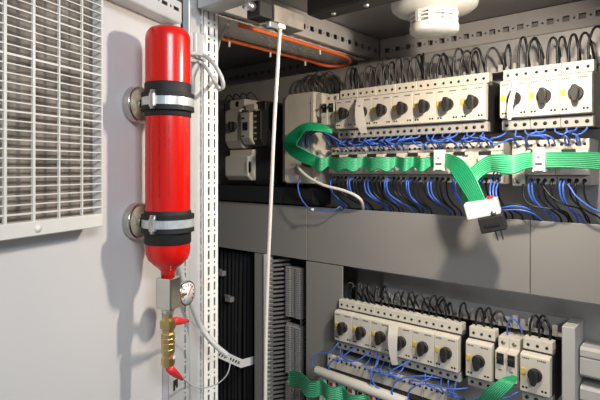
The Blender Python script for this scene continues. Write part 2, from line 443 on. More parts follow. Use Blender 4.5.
# clamps and magnetic feet (two)
def make_clamp(zc, label):
    c = thing('pipe_clamp', label, 'clamp', DP(0, 0, 0), DROT, 'steel clamps holding the red cylinder')
    lc = DM.inverted() @ Vector((cx, cy, 0)); lx, ly = lc.x, lc.y
    fx = -dt(134)[0]
    # foot: chrome cup on the door
    MB().lathe([(0.0215, -0.0005), (0.0228, -0.002), (0.0228, -0.0105), (0.0220, -0.0115), (0.0200, -0.0115), (0.0197, -0.0105)], 40, 'y', (fx, 0, zc)).obj('magnet_foot', 'chrome', c)
    MB().lathe([(0.0194, -0.0108), (0.0194, -0.0113)], 40, 'y', (fx, 0, zc)).obj('foot_face', 'sticker', c)
    # stud and nut towards the cylinder
    d = Vector((lx - fx, ly, 0)).normalized()
    a = Vector((fx, -0.009, zc)); bb = Vector((lx, ly, zc)) - d * (R + 0.004)
    MB().tube([a, bb], 0.0042, 10, sub=1).obj('threaded_stud', 'chrome', c)
    MB().tube([a + (bb - a) * 0.12, a + (bb - a) * 0.42], 0.0075, 6, sub=1).obj('nut', 'steel', c)
    MB().tube([a + (bb - a) * 0.5, a + (bb - a) * 1.0], 0.0088, 6, sub=1).obj('nut', 'dark', c)
    # rubber lined ring
    MB().lathe([(R + 0.0010, zc - 0.0105), (R + 0.0048, zc - 0.0105), (R + 0.0045, zc - 0.0052), (R + 0.003, zc - 0.0050), (R + 0.003, zc + 0.0050), (R + 0.0045, zc + 0.0052), (R + 0.0048, zc + 0.0105), (R + 0.0010, zc + 0.0105)],
               48, 'z', (lx, ly, 0), sm=False).obj('rubber_lining', 'rubber', c)
    MB().lathe([(R + 0.0031, zc - 0.0049), (R + 0.0040, zc - 0.0049), (R + 0.0040, zc + 0.0049), (R + 0.0031, zc + 0.0049)], 48, 'z', (lx, ly, 0), sm=False).obj('steel_band', 'band', c)
    # screw lug at the camera's left
    cdir = Vector((-cx, -cy, 0)).normalized(); loc = (Matrix.Rotation(-DROT, 3, 'Z') @ cdir)
    side = Vector((loc.y, -loc.x, 0))      # camera left
    pr = Vector((lx, ly, zc)) + (loc * 0.86 + side * (-0.55)) * (R + 0.004)
    pl = Vector((lx, ly, zc)) + (loc * 0.86 + side * (0.55)) * (R + 0.004)
    w1 = DM @ pr; w2 = DM @ pl
    def camx(w): return (w.x * CA + w.y * SA) / (-w.x * SA + w.y * CA)
    q = pr if camx(w1) < camx(w2) else pl
    MB().box(q.x - 0.0035, q.x + 0.0035, q.y - 0.004, q.y + 0.004, q.z - 0.008, q.z + 0.008).obj('clamp_lug', 'steel', c, bev=0.001)
    MB().lathe([(0.0038, q.z - 0.0105), (0.0038, q.z + 0.0115), (0.002, q.z + 0.012)], 10, 'z', (q.x, q.y, 0)).obj('clamp_screw', 'chrome', c)
make_clamp(cz(103), 'rubber lined steel clamp and round magnet foot on the upper part of the red cylinder')
make_clamp(cz(222.5), 'rubber lined steel clamp and round magnet foot near the bottom of the red cylinder')

# ================================================================== devices
def make_starter():
    """origin at the mounting plate behind the knob centre; -y is towards the viewer"""
    t = thing('motor_starter', '', 'circuit breaker')
    W = 0.0222; D = YP - YF
    MB().prism([(0, -0.050), (-D + 0.022, -0.050), (-D + 0.022, -0.034), (-D + 0.013, -0.033), (-D + 0.013, 0.033), (-D + 0.020, 0.035), (-D + 0.020, 0.038), (0, 0.038)], -W, W).obj('body', 'dark', t)
    # upper terminal block with three screws
    tb = MB().box(-W, W, -D + 0.016, -D + 0.036, 0.030, 0.0515).obj('terminal_block', 'beige', t, bev=0.0007)
    for x in (-0.0142, 0, 0.0142):
        MB().lathe([(0.0024, -D + 0.0152), (0.0024, -D + 0.0165)], 10, 'y', (x, 0, 0.0415)).obj('terminal_screw', 'hole', tb)
    # front housing
    fc = MB(); fc.prism([(-D + 0.014, -0.0320), (-D, -0.0305), (-D, 0.0275), (-D + 0.0035, 0.0310), (-D + 0.018, 0.0320)], -W, W)
    fc = fc.obj('front_cover', 'beige', t, bev=0.0009, seg=2)
    m = MB()
    for x0, n in ((-0.0185, 4), (0.004, 5)):
        for k in range(n): m.box(x0 + k * 0.0027, x0 + k * 0.0027 + 0.0018, -D - 0.0002, -D + 0.0003, 0.0225, 0.0250)
    m.obj('printed_text', 'gprint', fc)
    for x in (-0.0175, -0.0125, 0.0115, 0.0165): MB().lathe([(0.0019, -D - 0.0002), (0.0019, -D + 0.0004)], 8, 'y', (x, 0, -0.0235)).obj('test_point', 'hole', fc)
    # yellow button
    MB().box(-0.0208, -0.0135, -D - 0.0010, -D + 0.001, -0.0035, 0.0075).obj('yellow_button', 'yellow', t, bev=0.0008)
    # knob: round disc with a raised grip that narrows to a pointer
    kb = MB(); kb.lathe([(0.0108, -D + 0.001), (0.0108, -D - 0.0045), (0.0100, -D - 0.0055)], 28, 'y', (0.001, 0, 0), sm=False)
    kn = kb.obj('knob', 'dark', t)
    gp = MB().slab([(0.001 + x, z) for x, z in ((-0.0032, 0.0118), (0.0032, 0.0118), (0.0064, 0.003), (0.0054, -0.006), (0.0028, -0.0136), (-0.0028, -0.0136), (-0.0054, -0.006), (-0.0064, 0.003))], -D - 0.0150, -D - 0.005)
    gp.obj('grip', 'dark', kn, bev=0.0012, seg=2)
    # lower terminal strip
    lt = MB().box(-W, W, -D + 0.010, -D + 0.03, -0.0505, -0.0335).obj('lower_terminal_strip', 'beige2', t, bev=0.0006)
    for x in (-0.0142, 0, 0.0142):
        MB().lathe([(0.0030, -D + 0.0092), (0.0030, -D + 0.0105)], 10, 'y', (x, 0, -0.0425)).obj('terminal_screw', 'hole', lt)
    return t
ZU, ZL = 0.117, -0.327
UX = [-0.603 + 0.045 * i for i in range(7)]
UX2 = [-0.264, -0.219, -0.174]
LX = [-0.606 + 0.045 * i for i in range(6)]
st0 = make_starter()
GS = 'rotary motor starters'
first = True
def put(proto, used, loc, label, group):
    if not used: proto.location = loc; proto['label'] = label; proto['group'] = group; return proto
    return dup(proto, loc, label, group)
n = 0
for i, x in enumerate(UX):
    d = {0: 'beside the two pole breaker', 1: 'knob under white tag', 6: 'at its right end'}.get(i, 'black knob and yellow button')
    put(st0, n, (x, YP, ZU), f'cream starter, {ORD[i]} from left, upper row, {d}', GS); n += 1
for i, x in enumerate(UX2):
    d = ['under a white tag', 'between its two neighbours', 'at the right end'][i]
    put(st0, n, (x, YP, ZU), f'cream motor starter, {ORD[i]} of three at the upper right, {d}', GS); n += 1
for i, x in enumerate(LX):
    d = {3: 'knob half under a white tag', 0: 'nearest the grey vertical cover', 5: 'last before the gap'}.get(i, 'black knob and yellow button')
    put(st0, n, (x, YP, ZL), f'cream starter, {ORD[i]} from left, lower row, {d}', GS); n += 1
put(st0, n, (-0.3225, YP, ZL), 'single cream motor starter left of the small two pole breaker in the lower row', GS)
put(st0, n, (-0.232, YP, ZL), 'single cream motor starter at the lower right, black side showing', GS)

# small miniature circuit breakers, two poles
def make_mcb():
    t = thing('miniature_breaker', '', 'circuit breaker'); D = YP - YF
    for s in (-1, 1):
        x0, x1 = (-0.0176, -0.0002) if s < 0 else (0.0002, 0.0176)
        p = MB().prism([(0, -0.040), (-D + 0.022, -0.040), (-D + 0.022, -0.026), (-D + 0.002, -0.026), (-D + 0.002, 0.022), (-D + 0.018, 0.024), (-D + 0.018, 0.042), (0, 0.042)], x0, x1).obj('pole_body', 'beige', t, bev=0.0008)
        MB().lathe([(0.0036, -D + 0.0172), (0.0036, -D + 0.0185)], 12, 'y', ((x0 + x1) / 2, 0, 0.033)).obj('terminal_screw', 'screw', p)
        MB().box(x0 + 0.003, x1 - 0.003, -D + 0.0012, -D + 0.0025, 0.001, 0.0195).obj('toggle_recess', 'dark', p)
        MB().box(x0 + 0.0045, x1 - 0.0045, -D - 0.006, -D + 0.002, 0.010, 0.015).obj('toggle', 'dark', p, bev=0.0008)
        MB().box(x0 + 0.006, x1 - 0.006, -D + 0.0014, -D + 0.0025, -0.009, -0.0075).obj('printed_mark', 'gprint', p)
        MB().lathe([(0.0030, -D + 0.0212), (0.0030, -D + 0.0225)], 10, 'y', ((x0 + x1) / 2, 0, -0.033)).obj('terminal_screw', 'hole', p)
    return t
mc = make_mcb()
put(mc, 0, (-0.2775, YP, -0.325), 'small two pole miniature breaker between the single starters in the lower row', 'two pole breakers')
put(mc, 1, (-0.6475, YP, 0.122), 'small two pole miniature breaker beside the large beige case, upper row', 'two pole breakers')

# contactors
def make_contactor(plug=True):
    t = thing('contactor', '', 'contactor'); W = 0.0222; D = YP - YF
    MB().prism([(0, -0.036), (-D + 0.018, -0.036), (-D + 0.018, 0.036), (0, 0.036)], -W, W).obj('body', 'beige2', t)
    tb = MB().box(-W, W, -D + 0.012, -D + 0.022, 0.021 if plug else 0.008, 0.0355).obj('terminal_block', 'beige', t, bev=0.0006)
    for x in (-0.016, -0.0053, 0.0053, 0.016): MB().lathe([(0.0024, -D + 0.0112), (0.0024, -D + 0.0125)], 10, 'y', (x, 0, 0.0275)).obj('terminal_screw', 'hole', tb)
    MB().prism([(-D + 0.018, -0.021), (-D + 0.002, -0.020), (-D + 0.002, 0.017 if plug else 0.004), (-D + 0.012, 0.0205 if plug else 0.007), (-D + 0.018, 0.0205 if plug else 0.007)], -W, W).obj('front_cover', 'beige' if plug else 'dark', t, bev=0.0008)
    lt = MB().box(-W, W, -D + 0.012, -D + 0.022, -0.0355, -0.0215).obj('terminal_block', 'beige2', t, bev=0.0006)
    for x in (-0.016, -0.0053, 0.0053, 0.016): MB().lathe([(0.0031, -D + 0.0112), (0.0031, -D + 0.0125)], 10, 'y', (x, 0, -0.0285)).obj('terminal_screw', 'hole', lt)
    if not plug: return t
    cl = MB().box(-0.014, 0.002, -D - 0.006, -D + 0.0025, -0.016, 0.012).obj('plug_clip', 'white', t, bev=0.0008)
    MB().box(-0.0135, 0.006, -D - 0.0012, -D + 0.002, 0.0125, 0.0195).obj('contact_slot', 'dark', t)
    MB().box(0.0075, 0.0115, -D - 0.0006, -D + 0.002, 0.0115, 0.0140).obj('red_marker', 'redm', t)
    return t
ZCU, ZCL = 0.0125, -0.4335
ct = make_contactor(); n = 0
for i in range(8):
    x = -0.3075 - 0.045 * (7 - i)
    put(ct, n, (x, YP, ZCU), f'cream contactor, {ORD[i]} from the left behind the green ribbon in the upper row', 'contactors'); n += 1
for i, x in enumerate((-0.2245, -0.1795)):
    put(ct, n, (x, YP, ZCU), 'cream contactor at the upper right, ' + ['left' if i == 0 else 'right'][0] + ' one of the pair behind the straight ribbon', 'contactors'); n += 1
ct = make_contactor(False); n = 0
for i in range(6):
    put(ct, n, (-0.6335 + 0.045 * i, YP, ZCL), f'cream contactor, {ORD[i]} from the left along the bottom edge under the lower starters', 'contactors'); n += 1
def narrow(x, z, label):
    t = thing('terminal_module', label, 'module', (x, YP, z), group='narrow terminal modules'); D = YP - YF
    MB().prism([(0, -0.040), (-D + 0.006, -0.040), (-D + 0.006, 0.034), (0, 0.036)], -0.010, 0.010).obj('body', 'beige', t, bev=0.0008)
    for zz in (-0.033, 0.026): MB().lathe([(0.0036, -D + 0.0052), (0.0036, -D + 0.0065)], 12, 'y', (0, 0, zz)).obj('terminal_screw', 'screw', t)
    MB().box(-0.006, 0.006, -D + 0.0048, -D + 0.0062, -0.004, 0.010).obj('black_window', 'dark', t)
narrow(-0.2585, 0.014, 'narrow cream terminal module between the two contactor groups')
narrow(-0.679, 0.010, 'narrow cream terminal module inside the green ribbon loop at the left')

# white ribbon connectors clipped over the cable
def conn(px, y0, y1, w_, label, Y=0.826):
    a = P(px - w_ / 2, y0, Y); b = P(px + w_ / 2, y1, Y)
    t = thing('ribbon_connector', label, 'connector', ((a.x + b.x) / 2, Y, (a.z + b.z) / 2), group='white ribbon connectors')
    hw = (b.x - a.x) / 2; hh = (a.z - b.z) / 2
    MB().box(-hw, hw, 0, 0.010, -hh, hh).obj('housing', 'white', t, bev=0.0008)
    MB().box(-hw * .6, hw * .6, -0.0004, 0.001, -hh * .5, -hh * .3).obj('printed_mark', 'gprint', t)
    MB().box(-hw * .2, hw * .2, -0.0004, 0.001, hh * .12, hh * .26).obj('printed_mark', 'redm', t)
    for s in (-1, 1): MB().box(s * hw * .9 - 0.0012, s * hw * .9 + 0.0012, -0.0006, 0.011, -hh - 0.001, -hh + 0.002).obj('latch', 'white', t)
conn(438.5, 150, 170, 10, 'white ribbon connector clipped on the wavy green ribbon near its right end')
conn(538.5, 148, 171, 12, 'white ribbon connector clipped on the straight green ribbon at the right')

# wiring ducts with fingers behind the rows
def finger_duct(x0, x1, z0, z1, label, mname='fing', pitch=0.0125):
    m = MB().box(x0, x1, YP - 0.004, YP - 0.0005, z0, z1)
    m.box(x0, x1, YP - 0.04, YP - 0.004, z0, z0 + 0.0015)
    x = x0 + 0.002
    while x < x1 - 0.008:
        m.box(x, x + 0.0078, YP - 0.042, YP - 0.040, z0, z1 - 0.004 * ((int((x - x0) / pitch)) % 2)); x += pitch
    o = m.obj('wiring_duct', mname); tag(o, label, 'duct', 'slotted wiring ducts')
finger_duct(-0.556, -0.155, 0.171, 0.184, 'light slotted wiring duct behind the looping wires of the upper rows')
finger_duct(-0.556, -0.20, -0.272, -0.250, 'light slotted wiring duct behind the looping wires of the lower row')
# right end ducts
o = MB().box(P(566, 0, .9).x, P(579, 0, .9).x, 0.872, 0.934, -0.60, -0.247).obj('wiring_duct', 'duct', bev=0.001); tag(o, 'pale vertical duct standing right of the last lower starter', 'duct', 'slotted wiring ducts')
for a, b, l in ((345, 374, 'pale horizontal duct at the right edge, upper of the two beside the vertical duct'), (384, 425, 'pale horizontal duct in the lower right corner, lower of the two')):
    z1, z0 = P(577, a, .9).z, P(577, b, .9).z
    o = MB().prism([(0.934, z0), (0.898, z0), (0.894, z0 + .004), (0.894, z0 + (z1 - z0) * .62), (0.898, z0 + (z1 - z0) * .66), (0.894, z0 + (z1 - z0) * .70), (0.894, z1 - .004), (0.898, z1), (0.934, z1)], P(580, 0, .9).x + 0.001, 0.2).obj('wiring_duct', 'duct'); tag(o, l, 'duct', 'slotted wiring ducts')

# large case left of the upper row
x0, x1 = P(284, 0, YF).x, P(314, 0, YF).x
t = thing('power_module', 'large beige rounded case of a power contactor, left end of the upper row', 'module', ((x0 + x1) / 2, YP, 0.07))
hw = (x1 - x0) / 2
c1, c2 = 0.012, 0.006
MB().slab([(-hw, -0.1 + c2), (-hw + c2, -0.1), (hw, -0.1), (hw, 0.102), (-hw + c1, 0.102), (-hw, 0.102 - c1)], -(YP - YF), 0).obj('case', 'case', t, bev=0.003, seg=3)
MB().slab([(-hw * .55, -0.06), (hw * .8, -0.06), (hw * .8, -0.054), (-hw * .55, -0.054)], -(YP - YF) - 0.0006, -(YP - YF)).obj('groove', 'beige2', t)
MB().box(hw * .78, hw * .80, -(YP - YF) - 0.0005, -(YP - YF) + .001, -0.075, 0.09).obj('groove', 'gprint', t)
for z in (-0.01, 0.03, 0.075): MB().box(hw * .72, hw * .80, -(YP - YF) - 0.0006, -(YP - YF) + .001, z, z + 0.002).obj('catch', 'gprint', t)
MB().box(-hw - 0.016, -hw, -(YP - YF) + 0.012, 0, -0.098, 0.098).obj('side_block', 'case', t, bev=0.002, seg=2)
MB().box(hw, hw + 0.018, -(YP - YF) + 0.006, 0, 0.045, 0.098).obj('end_cap', 'case', t, bev=0.003, seg=2)
MB().box(hw * .3, hw * 1.0, -(YP - YF) - 0.003, -(YP - YF) + .001, -0.064, -0.052).obj('brass_terminal', 'brass', t)

# shaded devices in the left bay
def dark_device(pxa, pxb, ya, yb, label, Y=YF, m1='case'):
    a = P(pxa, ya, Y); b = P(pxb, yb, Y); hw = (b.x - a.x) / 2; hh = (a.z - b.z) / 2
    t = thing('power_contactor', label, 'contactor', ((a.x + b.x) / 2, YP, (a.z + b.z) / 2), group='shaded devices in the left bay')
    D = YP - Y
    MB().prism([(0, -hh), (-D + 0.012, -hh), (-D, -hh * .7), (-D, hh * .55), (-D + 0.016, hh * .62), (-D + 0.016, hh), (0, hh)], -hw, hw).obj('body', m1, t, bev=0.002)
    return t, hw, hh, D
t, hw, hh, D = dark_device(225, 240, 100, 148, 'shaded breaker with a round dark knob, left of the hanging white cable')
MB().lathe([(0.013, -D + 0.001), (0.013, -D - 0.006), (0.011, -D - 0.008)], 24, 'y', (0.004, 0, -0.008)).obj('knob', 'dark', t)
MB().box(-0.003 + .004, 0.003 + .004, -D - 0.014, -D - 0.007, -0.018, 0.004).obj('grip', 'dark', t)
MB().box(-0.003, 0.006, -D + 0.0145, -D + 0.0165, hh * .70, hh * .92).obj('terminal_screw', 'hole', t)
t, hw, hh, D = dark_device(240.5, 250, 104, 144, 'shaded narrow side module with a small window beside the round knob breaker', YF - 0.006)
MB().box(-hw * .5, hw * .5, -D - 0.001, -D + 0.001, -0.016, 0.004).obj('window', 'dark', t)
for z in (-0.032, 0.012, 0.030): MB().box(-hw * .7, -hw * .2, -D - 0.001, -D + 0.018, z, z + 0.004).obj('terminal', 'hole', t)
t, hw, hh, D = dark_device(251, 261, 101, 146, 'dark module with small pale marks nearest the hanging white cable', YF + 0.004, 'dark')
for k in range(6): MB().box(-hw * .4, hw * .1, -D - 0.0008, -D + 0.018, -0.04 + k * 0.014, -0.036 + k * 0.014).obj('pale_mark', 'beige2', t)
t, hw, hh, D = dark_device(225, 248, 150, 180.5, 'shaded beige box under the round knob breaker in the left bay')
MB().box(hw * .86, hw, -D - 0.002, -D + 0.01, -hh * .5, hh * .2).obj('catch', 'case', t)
o = MB().box(-1.2, -0.70, 0.865, 0.933, -0.078, -0.040).obj('wiring_duct', 'bplast'); tag(o, 'black box standing for the shaded gap above the left duct cover', 'duct', 'slotted wiring ducts')  # black block put in for the darkness of the gap behind
o = MB().box(P(250, 0, .86).x, P(266, 0, .86).x, 0.875, 0.933, -0.038, 0.10).obj('cable_bundle', 'bplast', bev=0.006, seg=2); tag(o, 'dark bundle of cables behind the hanging white cable in the left bay', 'cables')

# lower left: black cable bundles and ribbed ducts
for k in range(9):
    x = P(222 + k * 3.9, 0, 0.90).x
    r = 0.0056
    o = MB().tube([(x, 0.90, -0.20), (x + random.uniform(-.004, .004), 0.895, -0.5), (x, 0.90, -0.9)], r, 8).obj('black_cable', 'bplast')
    tag(o, f'vertical black cable in the dark lower left bay, {ORD[k]} from the perforated post', 'cable', 'vertical black cables in the left bay')
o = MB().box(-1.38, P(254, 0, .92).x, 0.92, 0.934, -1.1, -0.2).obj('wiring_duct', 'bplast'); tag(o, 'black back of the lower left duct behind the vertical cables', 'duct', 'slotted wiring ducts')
# ribbed duct: comb slats at the left
xa, xb = P(269, 0, .86).x, P(283, 0, .88).x
m = MB(); z = -0.215
while z > -0.75:
    m.add([(xa, 0.862, z), (xb, 0.905, z + 0.0), (xb, 0.905, z - 0.004), (xa, 0.862, z - 0.006), (xa, 0.866, z), (xb, 0.909, z), (xb, 0.909, z - 0.004), (xa, 0.866, z - 0.006)],
          [(0, 1, 2, 3), (7, 6, 5, 4), (0, 4, 5, 1), (3, 2, 6, 7), (0, 3, 7, 4), (1, 5, 6, 2)]); z -= 0.0105
o = m.obj('comb_duct', 'comb'); tag(o, 'ribbed comb side of the vertical duct beside the bright strip', 'duct', 'slotted wiring ducts')
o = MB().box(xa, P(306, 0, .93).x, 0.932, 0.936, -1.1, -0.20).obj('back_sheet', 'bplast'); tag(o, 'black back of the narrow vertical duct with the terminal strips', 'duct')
def tstrip(ya, yb, label):
    Y = 0.885; a = P(284.5, ya, Y); b = P(300.5, yb, Y)
    t = thing('terminal_strip', label, 'terminal strip', ((a.x + b.x) / 2, Y, b.z), group='grey vertical terminal strips')
    hw = (b.x - a.x) / 2; H_ = a.z - b.z
    MB().box(-hw, hw, 0.006, 0.014, 0, H_).obj('carrier', 'cover', t)
    for s in (-0.62, 0.0, 0.62):
        m = MB(); z = 0.001
        while z < H_ - 0.003:
            m.box(hw * s - hw * .26, hw * s + hw * .26, 0 if s else 0.003, 0.007, z, z + 0.0034); z += 0.0052
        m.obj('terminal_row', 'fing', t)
tstrip(266, 320, 'grey ribbed terminal strip, topmost of the stack between the vertical covers')
tstrip(323, 378, 'grey ribbed terminal strip, middle of the stack between the vertical covers')
tstrip(381, 425, 'grey ribbed terminal strip, lowest of the stack, at the bottom edge')
# thin white wires beside the strips
for k in range(12):
    a = P(300.5, 318 + k * 4, 0.9); b = P(304.5, 314 + k * 4.2 - 6, 0.915)
    o = MB().tube([a, (a + b) / 2 + Vector((0, -0.004, 0.002)), b], 0.0009, 5, sub=3).obj('thin_wire', 'duct'); tag(o, f'thin pale wire right of the vertical terminal strips, {ORD[k]} from the top', 'wire', 'thin pale wires beside the terminal strips')
# slotted white bracket
def bracket():
    t = thing('slotted_bracket', 'white slotted metal bracket across the dark lower left bay, behind the grey cable', 'bracket', (0, 0, 0))
    p0, p1, p2 = P(214, 356, 0.80), P(241, 368, 0.86), P(258, 363, 0.90)
    for nm, a, b, dz in (('strip', p0, p1, 0.020), ('end_flange', p1, p2, 0.020)):
        d = Vector((b.x - a.x, b.y - a.y, b.z - a.z)); L = d.length; U = d.normalized()
        V = Vector((0, 0, 1)); V = (V - U * V.dot(U)).normalized()
        hs = [] if nm != 'strip' else [(L * f, L * f + 0.004, 0.005, 0.013) for f in (0.12, 0.22, 0.32, 0.52, 0.62, 0.72, 0.82)]
        MB().perf(a, U, V, L, dz, hs, th=0.0012).obj(nm, 'post', t)
bracket()
for (px, py, l) in ((221, 272, 'small pale terminal in the dark lower left bay, beside the post, upper one'), (229, 298, 'small pale terminal in the dark lower left bay, lower one')):
    t = thing('pale_terminal', l, 'terminal', P(px, py, 0.88), group='small pale terminals')
    MB().box(-0.012, 0.010, -0.004, 0.01, -0.010, 0.003).obj('block', 'cover', t, bev=0.001); MB().box(-0.012, 0.004, -0.006, 0.0, 0.004, 0.008).obj('cap', 'plate', t)

# ================================================================== smoke detector and lamp
dp = P(434, 6, 0.0001)
u = (434 - 300) / F; dd = 0.84
det = thing('smoke_detector', 'round cream smoke detector with slotted cage under the cabinet roof', 'detector', ((-SA + CA * u) * dd, (CA + SA * u) * dd, 0.298))
MB().lathe([(0.058, 0), (0.058, -0.008), (0.070, -0.010), (0.0715, -0.018), (0.070, -0.026), (0.064, -0.031), (0.045, -0.0335), (0.036, -0.035)], 48).obj('base', 'white', det)
m = MB(); rr = 0.0385
m.lathe([(0.0365, -0.033), (0.0385, -0.036), (0.0385, -0.038)], 48)
m.lathe([(0.0385, -0.054), (0.0405, -0.058), (0.0400, -0.066), (0.036, -0.069), (0.010, -0.070)], 48)
for zz in (-0.0432, -0.0492): m.lathe([(0.0345, zz - 0.0013), (0.0392, zz - 0.0013), (0.0392, zz + 0.0013), (0.0345, zz + 0.0013)], 48, sm=False)
for k in range(10):
    a = k * 2 * math.pi / 10; ca, sa = math.cos(a), math.sin(a)
    vs = []
    for z in (-0.055, -0.033):
        for r_, e in ((0.034, -.09), (0.0395, -.09), (0.0395, .09), (0.034, .09)): vs.append((r_ * math.cos(a + e), r_ * math.sin(a + e), z))
    m.add(vs, [(0, 1, 5, 4), (1, 2, 6, 5), (2, 3, 7, 6), (3, 0, 4, 7)])
m.obj('cage', 'white', det)
MB().lathe([(0.031, -0.055), (0.031, -0.030)], 32).obj('inner_core', 'beige2', det)

lamp = thing('cabinet_lamp', 'dark lamp bar fixed across the cabinet under its roof, top edge of the picture', 'lamp', (0, 0, 0))
MB().box(-0.500, -0.02, 0.602, 0.640, 0.242, 0.296).obj('housing', 'dark', lamp, bev=0.003)
MB().box(-0.22, -0.11, 0.606, 0.636, 0.2385, 0.2418).obj('diffuser', 'lampm', lamp)
for x in (-0.46, -0.40): MB().lathe([(0.004, 0.239), (0.004, 0.242)], 12, 'z', (x, 0.62, 0)).obj('screw', 'steel', lamp)
# door switch box
sw = thing('door_switch', 'dull metal switch box under the front beam with the white cable leaving it', 'switch', (0, 0, 0))
MB().box(-0.532, -0.500, 0.530, 0.598, 0.2165, 0.2415).obj('box', 'galv', sw, bev=0.001)
MB().box(-0.530, -0.503, 0.503, 0.5295, 0.219, 0.2415).obj('side_block', 'dark', sw, bev=0.001)
MB().lathe([(0.0065, 0.488), (0.0065, 0.502), (0.005, 0.5029)], 16, 'y', (-0.515, 0, 0.233)).obj('plunger', 'steel', sw)
MB().box(-0.507, -0.499, 0.520, 0.540, 0.206, 0.215).obj('terminal', 'steel', sw, bev=0.001)
MB().box(-0.513, -0.498, 0.537, 0.552, 0.209, 0.2155).obj('cable_clip', 'white', sw)

# ================================================================== cables
def wire(pts, r, mname, name, label, cat='wire', group=None, n=7, sub=6):
    o = MB().tube(pts, r, n, sub=sub).obj(name, mname); return tag(o, label, cat, group)
ax = P(281, 28, 0.57)
wire([P(280, 29, 0.546), P(277.5, 70, 0.55), P(274, 130, 0.555), P(271, 200, 0.56), P(268, 270, 0.565), P(266, 340, 0.565), P(265, 420, 0.565)], 0.0029, 'wcable', 'hanging_cable', 'white cable hanging straight down from the metal switch box', 'cable')
wire([DPX(190, 53, 0.012), P(203, 55, 0.475), P(213, 63, 0.470), P(221, 76, 0.475), P(223, 86, 0.48), P(219, 89, 0.485), P(215.5, 82, 0.50), P(215.5, 62, 0.53), P(219, 42, 0.55), P(228, 24, 0.57), P(241, 13, 0.58), P(262, 10, 0.59)],
     0.0031, 'gcable', 'looping_cable', 'light grey cable looping beside the top of the perforated post', 'cable')
wire([DPX(186, 60, 0.02), P(200, 62, 0.478), P(209, 72, 0.474), P(216, 84, 0.477), P(219, 88, 0.4725)], 0.0026, 'gcable', 'looping_cable', 'shorter grey cable hugging the post just under the looping cable', 'cable')
# orange
zc = 0.2405
def roofpt(x, y, z=zc): return (x, y, z)
wire([roofpt(-0.614, 0.565), roofpt(-0.612, 0.63), roofpt(-0.612, 0.72), roofpt(-0.612, 0.82), roofpt(-0.615, 0.875), roofpt(-0.635, 0.915, 0.2385), roofpt(-0.665, 0.925, .237), roofpt(-0.690, 0.905, .237), roofpt(-0.698, 0.86), roofpt(-0.700, 0.76), roofpt(-0.700, 0.66), roofpt(-0.702, 0.56)],
     0.0040, 'orange', 'orange_cable', 'orange cable looped under the perforated roof rail', 'cable')
for k, (x, y) in enumerate(((-0.612, 0.66), (-0.612, 0.78), (-0.700, 0.62), (-0.700, 0.73), (-0.700, 0.84))):
    o = MB().lathe([(0.0022, 0.228), (0.0022, 0.2465)], 8, 'z', (x, y, 0)).obj('cable_tie', 'wcable'); 
    tag(o, ('short pale cable tie on the front run of the orange cable, ' if k < 2 else 'short pale cable tie on the rear run of the orange cable, ') + ['nearer the post', 'farther from the post', 'nearest the post', 'middle one', 'farthest from the post'][k], 'tie', 'cable ties on the orange cable')

# grey hose behind the valve to the slotted bracket, thin wire to the red boots
wire([DPX(178, 262, 0.016), DPX(184, 283, 0.018), DPX(190, 300, 0.022), P(200, 325, 0.455), P(213, 343, 0.465), P(228, 356, 0.475)], 0.0040, 'gcable', 'grey_cable', 'grey cable running from behind the valve down across the post', 'cable')
wire([P(228, 356, 0.475), P(230, 364, 0.475), P(226, 376, 0.47), P(215, 385, 0.462), P(200, 388, 0.452), P(190, 384, 0.445), DPX(181, 377, 0.05)], 0.0009, 'gcable', 'thin_wire', 'thin grey wire curving from the grey cable to the lower red boot', 'wire')
wire([DPX(187, 321, 0.05), DPX(191, 321, 0.045), DPX(196, 326, 0.04), P(205, 335, 0.450), P(212, 343, 0.457)], 0.0009, 'gcable', 'thin_wire', 'thin grey wire from the upper red boot to the grey cable', 'wire')
def boot(a, b, label):
    d = (b - a); pts = [a, a + d * .15, a + d * .5, a + d * .8, b]
    o = MB().tube(pts, [0.0042, 0.0052, 0.0045, 0.003, 0.0022], 14, sub=1).obj('cable_boot', 'redp'); tag(o, label, 'boot', 'red cable boots')
boot(DPX(169, 368.5, 0.056), DPX(182, 379, 0.05), 'red tapered cable boot hanging just below the brass nozzle')
boot(DPX(173, 321, 0.056), DPX(188, 321, 0.05), 'red cable boot pushed on the side of the brass fitting')

# black wires arching over the starters
def rnd(s): return random.uniform(-s, s)
def loops(xs, z0, words, grp):
    for i, x in enumerate(xs):
        for k, o_ in enumerate((-0.0142, 0, 0.0142)):
            xx = x + o_; h = (0.050 if z0 > 0 else 0.036) + rnd(0.006); sh = random.choice((-1, 1, 1, 1, 1)) * random.uniform(0.010, 0.024)
            yb = YP - 0.055 + rnd(0.004)
            pts = [(xx, YF + 0.030, z0 + 0.043), (xx - sh * 0.08, YF + 0.029, z0 + 0.060), (xx - sh * 0.02, YF + 0.028, z0 + 0.049 + h * .62), (xx + sh * 0.22, YF + 0.030, z0 + 0.049 + h * .97), (xx + sh * 0.55, YF + 0.036, z0 + 0.049 + h),
                   (xx + sh * 0.88, yb + 0.006, z0 + 0.049 + h * .66), (xx + sh, yb + 0.016, z0 + 0.060), (xx + sh * 1.05, yb + 0.026, z0 + 0.046)]
            wire(pts, 0.0020, 'bwire', 'black_wire', f'black wire arching over {words(i)}, {["left", "middle", "right"][k]} terminal', 'wire', grp, 6, 4)
loops(UX, ZU, lambda i: ORD[i] + ' starter, long upper row', 'black wires over the upper starters')
loops(UX2, ZU, lambda i: ORD[i] + ' starter, upper right group', 'black wires over the upper starters')
loops(LX, ZL, lambda i: ORD[i] + ' starter, lower row', 'black wires over the lower starters')
loops([-0.3225, -0.232], ZL, lambda i: ['single starter left of the small breaker', 'last starter at the lower right'][i], 'black wires over the lower starters')
